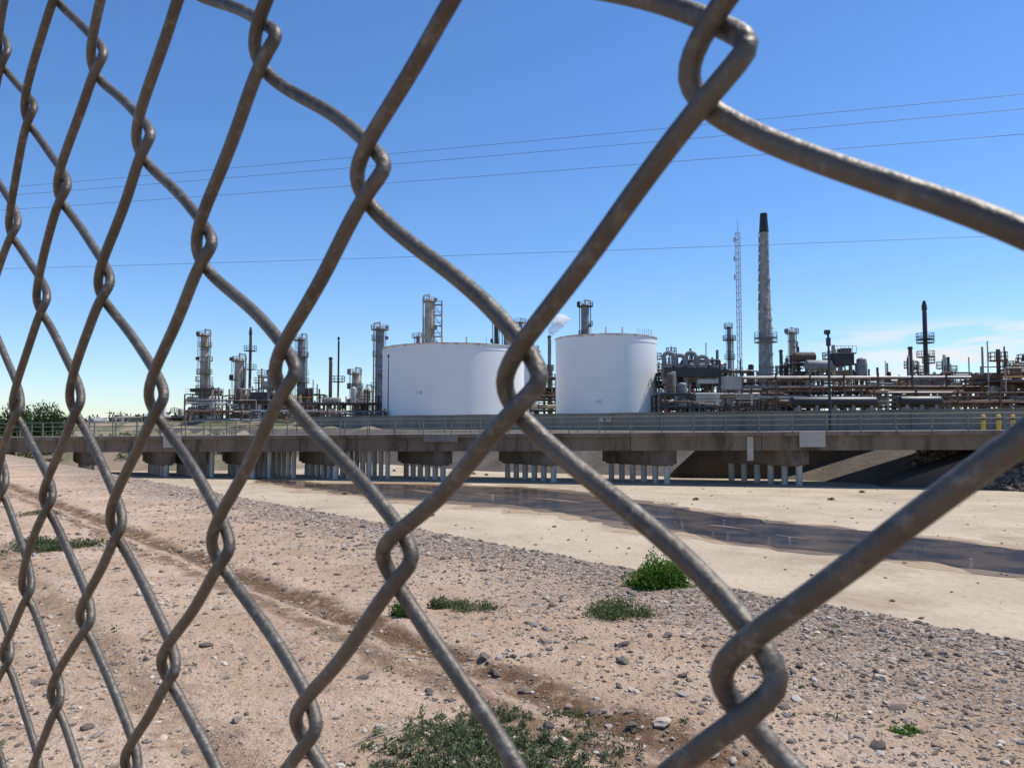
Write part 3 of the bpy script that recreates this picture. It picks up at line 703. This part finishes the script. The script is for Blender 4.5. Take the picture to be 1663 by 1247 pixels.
unit('process_unit',1140,1235,602,138,8,7,mats=('dark','grey','brown','silver'),frame='dark',risers=8,fill=1.35)
unit('process_unit',1245,1310,612,135,8,17,mats=('dark','grey','brown','tan'),frame='dark',risers=6,fill=1.3)
unit('process_unit',1292,1402,590,130,9,8,mats=('dark','grey','tan','brown','silver'),frame='dark',risers=12,fill=1.35)
unit('process_unit',1400,1500,612,125,8,9,frame='brown',risers=10,fill=1.2);unit('process_unit',1495,1640,606,120,8,10,frame='brown',risers=14,fill=1.2)
unit('process_unit',1628,1720,588,95,8,11,frame='rust',mats=('rust','tan','brown','silver'),risers=7,fill=1.3)
unit('process_unit',1690,1900,605,95,8,12,frame='rust',risers=5);unit('process_unit',180,300,678,190,8,13,risers=3,fill=.6)
unit('process_unit',1072,1230,640,100,6,18,mats=('dark','grey','brown','silver'),frame='dark',risers=4,fill=1.2)
s=MB()
for k,(u,v) in enumerate(((1086,574),(1104,578),(1122,574),(1141,580))):
    x,y,z=P(u,v,126);m='grey'
    s.tube([(x-.8,y,z-5)]+[(x-.8*math.cos(t),y,z-.5+.6*math.sin(t)) for t in np.linspace(0,math.pi,8)]+[(x+.8,y,z-4.0)],.36,m,10)
x,y,z=P(1120,600,126)
s.box((x,y,z-.6),(9,3,1.4),'dark')
for k in range(5): s.cyl((x-3.8+k*1.9,y-.4,z+.2),(x-3.8+k*1.9,y-.4,z+.7),.8,.9,'grey',14)
x,y,z=P(1188,622,98); s.box((x,y,z),(2.2,1.4,1.6),'patch'); s.box((x-3,y,z+.2),(2.4,1.2,.5),'silver')
s.build('air_cooler')
s=MB();x,y,z=P(1365,572,128);s.box((x,y,z-1.3),(3.2,3,1.7),'dark');s.box((x,y,z-.3),(3.8,3.4,.2),'grey');s.box((x+.6,y,z+.2),(1.5,2,.8),'brown');s.cyl((x-1.2,y,z-4),(x-1.2,y,z+1.2),.35,.3,'tan',12);s.cyl((x+1.6,y,z-4),(x+1.6,y,z+.7),.3,.25,'grey',12);s.cyl((x-6,y-1,z-2.3),(x-2.2,y-1,z-2.3),.9,.9,'grey',18,dome=.5);s.cyl((x+3,y-1,z-4),(x+3,y-1,z-1.4),.8,.8,'grey',14,dome=.5)
for i in range(7): s.cyl((x-1.9+i*.63,y-1.75,z-.2),(x-1.9+i*.63,y-1.75,z+.9),.04,.04,'grey',4)
s.cyl((x-1.9,y-1.75,z+.9),(x+1.9,y-1.75,z+.9),.04,.04,'grey',4)
s.build('boiler_unit')
def rack(name,u0,u1,D,tiers,seed,frame='rust',np_=4):
    r=random.Random(seed);x0=P(u0,650,D)[0];x1=P(u1,650,D)[0];s=MB();n=int((x1-x0)/4.5)
    zs=[P(900,v,D)[2] for v in tiers]
    for i in range(n+1):
        X_=x0+(x1-x0)*i/n
        for yy in(D,D+3.5): s.box((X_,yy,(ZB+zs[0]+.5)/2),(.2,.2,zs[0]+.5-ZB),frame)
        for z in zs: s.box((X_,D+1.75,z-.3),(.2,3.9,.2),frame)
    for z in zs:
        for yy in(D-.15,D+3.65): s.box(((x0+x1)/2,yy,z-.55),(x1-x0,.06,.12),frame)
        for k in range(np_*2):
            rr=r.uniform(.05,.24);a=x0+r.uniform(0,.7)*(x1-x0)*(r.random()<.7);b_=min(x1,a+r.uniform(.2,.9)*(x1-x0))
            yy=D+.3+k*.4;zz=z-.18+rr;m=r.choice(('silver','tan','brown','tan','rust','grey','rust'))
            pts=[(a,yy,zz),(b_,yy,zz)]
            if r.random()<.6: pts=[(a,yy,ZB)]+pts
            if r.random()<.5: pts=pts+[(b_,yy,zz+r.uniform(-2,1.4))]
            s.tube(pts,rr,m,8)
    s.build(name)
rack('pipe_rack',1205,1760,104,(612,628,645),1,'rust');rack('pipe_rack',1075,1290,112,(640,652),2,'brown',3);rack('pipe_rack',300,625,132,(668,682),3,'brown',4)
rack('pipe_rack',1420,1760,92,(636,652),4,'rust',3)
for u0,u1,v,D in((1282,1425,653,78),(1457,1530,652,78)):
    a=P(u0,v,D);b_=P(u1,v,D);s=MB();rr=.56;s.cyl((a[0]+.3,D,a[2]),(b_[0]-.3,D,a[2]),rr,rr,'black',24,dome=.5)
    n=int((b_[0]-a[0])/2.8)+1
    for i in range(n+1):
        X_=a[0]+.8+(b_[0]-a[0]-1.6)*i/n;s.box((X_,D,(a[2]-rr*.6+ZB-.3)/2),(.3,.9,a[2]-rr*.6-ZB+.3),'grey');
    s.cyl((a[0]+2,D,a[2]+rr*.9),(a[0]+2,D,a[2]+rr+.3),.2,.2,'black',10);s.build('horizontal_vessel')
for u,v,w_,D in((255,676,26,230),(205,681,22,260),(160,684,18,260)):
    x,y,z=P(u,v,D);ww=w_/F*D;s=MB();h=z-1.5;s.box((x,y,1.3+h/2),(ww,6,h),'white')
    s.add([(x-ww/2-.2,y-3.2,z),(x+ww/2+.2,y-3.2,z),(x+ww/2+.2,y+3.2,z),(x-ww/2-.2,y+3.2,z),(x-ww/2-.2,y,z+1.2),(x+ww/2+.2,y,z+1.2)],[(0,1,5,4),(3,4,5,2),(0,4,3),(1,2,5)],'silver')
    s.box((x-ww*.2,y-3.02,2.4),(1.6,.06,2.4),'grey');s.build('shed')
# ---------------------------------------------------------------- power lines
sp=MB()
for (v0,v1,h) in((305,152,20),(318,176,19),(341,217,17.5),(436,381,13.5)):
    a=np.array(G(0,v0,h));b_=np.array(G(1663,v1,h));d=b_-a
    pts=[]
    for i in range(61):
        q=-.9+2.8*i/60;p=a+d*q;p[2]+=-.9*(1-((q-.5)/1.4)**2)+.75;pts.append(tuple(p))
    sp.tube(pts,.013,'wire',5)
sp.build('power_line')
for q in(-.9,1.9):
    a=np.array(G(0,305,20));b_=np.array(G(1663,152,20));p=a+(b_-a)*q;s=MB();s.cyl((p[0],p[1],-.5),(p[0],p[1],20.4),.22,.14,'wood',10);s.box((p[0],p[1]+.4,19.9),(.15,3.4,.18),'wood');s.box((p[0],p[1]+.4,18.2),(.15,3.0,.18),'wood')
    for yy in(-1,0,1): s.cyl((p[0],p[1]+.4+yy,20),(p[0],p[1]+.4+yy,20.3),.06,.06,'dark',6)
    s.build('utility_pole')
for u in(178,196,118): 
    x,y,z=P(u,667,210);s=MB();s.cyl((x,y,1),(x,y,z),.13,.09,'wood',6);s.box((x,y,z-.6),(2,.12,.12),'wood');s.build('utility_pole')
def steam():
    m=bpy.data.materials.new('steam');m.use_nodes=True;nt=m.node_tree;L=nt.links;nt.nodes.remove(nt.nodes['Principled BSDF'])
    v=nn(nt,'ShaderNodeVolumePrincipled');v.inputs['Color'].default_value=(1,1,1,1);v.inputs['Density'].default_value=1.2;v.inputs['Anisotropy'].default_value=.0
    L.new(v.outputs[0],nt.nodes['Material Output'].inputs['Volume'])
    r=np.random.default_rng(5);n=18;X=[];S=[]
    for i in range(n):
        f=i/(n-1);X.append(P(894+f*21+r.normal(0,3),541-f*24+r.normal(0,3),181));S.append(.4+1.0*f*r.uniform(.6,1.3))
    X=np.array(X);S=np.array(S)
    Vv=(ico2[None]*S[:,None,None]*np.array([1.3,1,.8])*(1+r.normal(0,.12,(n,len(ico2),1)))+X[:,None,:]).reshape(-1,3)
    Fv=(icf2[None]+(np.arange(n)*len(ico2))[:,None,None]).reshape(-1,3)
    npmesh('steam_plume',Vv,Fv,m)
steam(); sc.cycles.volume_bounces=3
# ---------------------------------------------------------------- chain-link fence
HV=.075
def fence():
    r0=.0195;dl=1.4*r0;e=.105;tot=[];tf=[];off=0
    U=np.array((-.345,0,.335));Vd=np.array((.05,1,0));N=np.cross(U,(0,1,0));N/=np.linalg.norm(N)
    if N[2]>0:N=-N
    for k in range(-14,82):
        close=-4<=k<=14;sp_=60 if close else 18;sd=12 if close else 5
        y=np.arange(-6.6,19.9,1/sp_);ph=2*math.pi*(y-.39-.5*k)
        m=.948+.038*np.cos(ph)
        tri=-np.arcsin(m*np.cos(ph))/np.arcsin(m)
        cx=k+.5+(.5+e)*tri+.010*np.sin(y*1.7+k*2.2)+.022*np.sin(2*ph+.6*k)*np.abs(np.sin(ph))
        dd=dl*np.tanh(2.3*np.sin(ph))/math.tanh(2.3)
        colpos=k+.5+.5*np.clip(tri,-1,1)
        dy=np.interp(colpos,[-2,0,1,2,3,4,5,6,7,8,9,10,12],[0,.012,.036,-.012,-.024,.026,.026,.04,.02,.0,.03,-.015,.0])
        yy=y+.006*np.sin(ph*.5+k*1.9)-.012*np.cos(ph)+dy+.008*ss(y,0,.5)*(colpos<.6)-.045*ss(y,0,.4)*np.clip(1-np.abs(colpos-2),0,1)
        dxx=(.012+.026*yy)*ss(colpos,.6,2.0)-.016*ss(yy,0,.5)*(1-ss(colpos,0,1))+.012*np.sin(yy*2.3+colpos*1.9)*ss(colpos,4,6)
        Pc=np.array((.37,0,1.25))[None]+cx[:,None]*U+yy[:,None]*Vd+dd[:,None]*N+dxx[:,None]*np.array((1,0,0))
        T=np.gradient(Pc,axis=0);T/=np.linalg.norm(T,axis=1)[:,None]
        n1=np.cross(T,N);n1/=np.linalg.norm(n1,axis=1)[:,None];n2=np.cross(T,n1)
        a=np.arange(sd)*2*math.pi/sd
        V=Pc[:,None]+r0*(np.cos(a)[None,:,None]*n1[:,None]+np.sin(a)[None,:,None]*n2[:,None])
        n=len(y);tot.append(V.reshape(-1,3));i=np.arange(n-1)[:,None]*sd;j=np.arange(sd)[None];j2=(j+1)%sd
        tf.append((np.stack([i+j,i+j2,i+sd+j2,i+sd+j],-1).reshape(-1,4))+off);off+=n*sd
    C=np.concatenate(tot)*HV
    W=np.stack([C[:,0],C[:,2],CZ-C[:,1]],1)
    o=npmesh('chain_link_fence',W,np.concatenate(tf),M['fence'],True)
    def wp(k,yn):
        c=(np.array((.37,0,1.25))+k*U+yn*Vd)*HV;return (c[0],c[2],CZ-c[1])
    s=MB()
    for k in(-15.2,82):
        a=wp(k,-7);s.cyl((a[0],a[1],-.3),(a[0],a[1],2.08),.03,.03,'silver',16);s.cyl((a[0],a[1],2.08),(a[0],a[1],2.12),.036,.02,'silver',16)
    a=wp(-15.2,-6.6);b_=wp(82,-6.6);s.cyl((a[0],a[1],2.02),(b_[0],b_[1],2.02),.021,.021,'silver',12)
    q=s.build('posts_and_top_rail');q.parent=o
fence()
# ---------------------------------------------------------------- light
EL=math.radians(61);AZ=math.radians(74)
w=bpy.data.worlds.new("World");sc.world=w;w.use_nodes=True;nt=w.node_tree;L=nt.links;bg=nt.nodes['Background']
sky=nn(nt,'ShaderNodeTexSky');sky.sky_type='NISHITA';sky.sun_disc=False;sky.sun_elevation=EL;sky.sun_rotation=AZ;sky.air_density=1.0;sky.dust_density=.1;sky.ozone_density=3.5;sky.altitude=0
hs=nn(nt,'ShaderNodeHueSaturation');hs.inputs['Saturation'].default_value=1.14;L.new(sky.outputs[0],hs.inputs['Color'])
tn=nn(nt,'ShaderNodeMix',data_type='RGBA',blend_type='MULTIPLY');tn.inputs[0].default_value=1;L.new(hs.outputs[0],tn.inputs[6]);tn.inputs[7].default_value=(.88,.97,1.13,1)
tc=nn(nt,'ShaderNodeTexCoord');sx=nn(nt,'ShaderNodeSeparateXYZ');L.new(tc.outputs['Generated'],sx.inputs[0])
mp=nn(nt,'ShaderNodeMapping');mp.inputs['Scale'].default_value=(6,6,38);mp.inputs['Rotation'].default_value=(0,.06,0);L.new(tc.outputs['Generated'],mp.inputs[0])
no=nn(nt,'ShaderNodeTexNoise');no.inputs['Scale'].default_value=1.3;no.inputs['Detail'].default_value=7;no.inputs['Roughness'].default_value=.6;L.new(mp.outputs[0],no.inputs[0])
mr=nn(nt,'ShaderNodeMapRange');mr.interpolation_type='SMOOTHSTEP';mr.inputs[1].default_value=.44;mr.inputs[2].default_value=.62;L.new(no.outputs[0],mr.inputs[0])
def band(sock,a,b_,c,d):
    x1=nn(nt,'ShaderNodeMapRange');x1.interpolation_type='SMOOTHSTEP';x1.inputs[1].default_value=a;x1.inputs[2].default_value=b_;L.new(sock,x1.inputs[0])
    x2=nn(nt,'ShaderNodeMapRange');x2.interpolation_type='SMOOTHSTEP';x2.inputs[1].default_value=c;x2.inputs[2].default_value=d;x2.inputs[3].default_value=1;x2.inputs[4].default_value=0;L.new(sock,x2.inputs[0])
    mm=nn(nt,'ShaderNodeMath',operation='MULTIPLY');L.new(x1.outputs[0],mm.inputs[0]);L.new(x2.outputs[0],mm.inputs[1]);return mm.outputs[0]
m1=nn(nt,'ShaderNodeMath',operation='MULTIPLY');L.new(band(sx.outputs[2],.035,.07,.1,.125),m1.inputs[0]);L.new(band(sx.outputs[0],.3,.5,.9,1.1),m1.inputs[1])
m2=nn(nt,'ShaderNodeMath',operation='MULTIPLY');L.new(m1.outputs[0],m2.inputs[0]);L.new(mr.outputs[0],m2.inputs[1])
mx=nn(nt,'ShaderNodeMix',data_type='RGBA');L.new(m2.outputs[0],mx.inputs[0]);L.new(tn.outputs[2],mx.inputs[6]);mx.inputs[7].default_value=(6,6.1,6.3,1)
L.new(mx.outputs[2],bg.inputs[0]);bg.inputs[1].default_value=.145
sd=bpy.data.lights.new('sun','SUN');sd.energy=5.0;sd.angle=math.radians(.53);sd.color=(1,.955,.88);so=bpy.data.objects.new('sun',sd);sc.collection.objects.link(so)
from mathutils import Vector
sv=Vector((math.sin(AZ)*math.cos(EL),math.cos(AZ)*math.cos(EL),math.sin(EL)));so.rotation_euler=sv.to_track_quat('Z','Y').to_euler();so.location=(0,0,30)
cd=bpy.data.cameras.new('camera');co=bpy.data.objects.new('camera',cd);sc.collection.objects.link(co);co.location=(0,0,CZ);co.rotation_euler=(math.pi/2+TH,0,0)
cd.sensor_width=36;cd.lens=F/1663*36;cd.clip_start=.005;cd.clip_end=9000
cd.dof.use_dof=True;cd.dof.focus_distance=30;cd.dof.aperture_fstop=70
sc.camera=co
sc.view_settings.view_transform='Standard';sc.view_settings.look='None';sc.view_settings.exposure=0
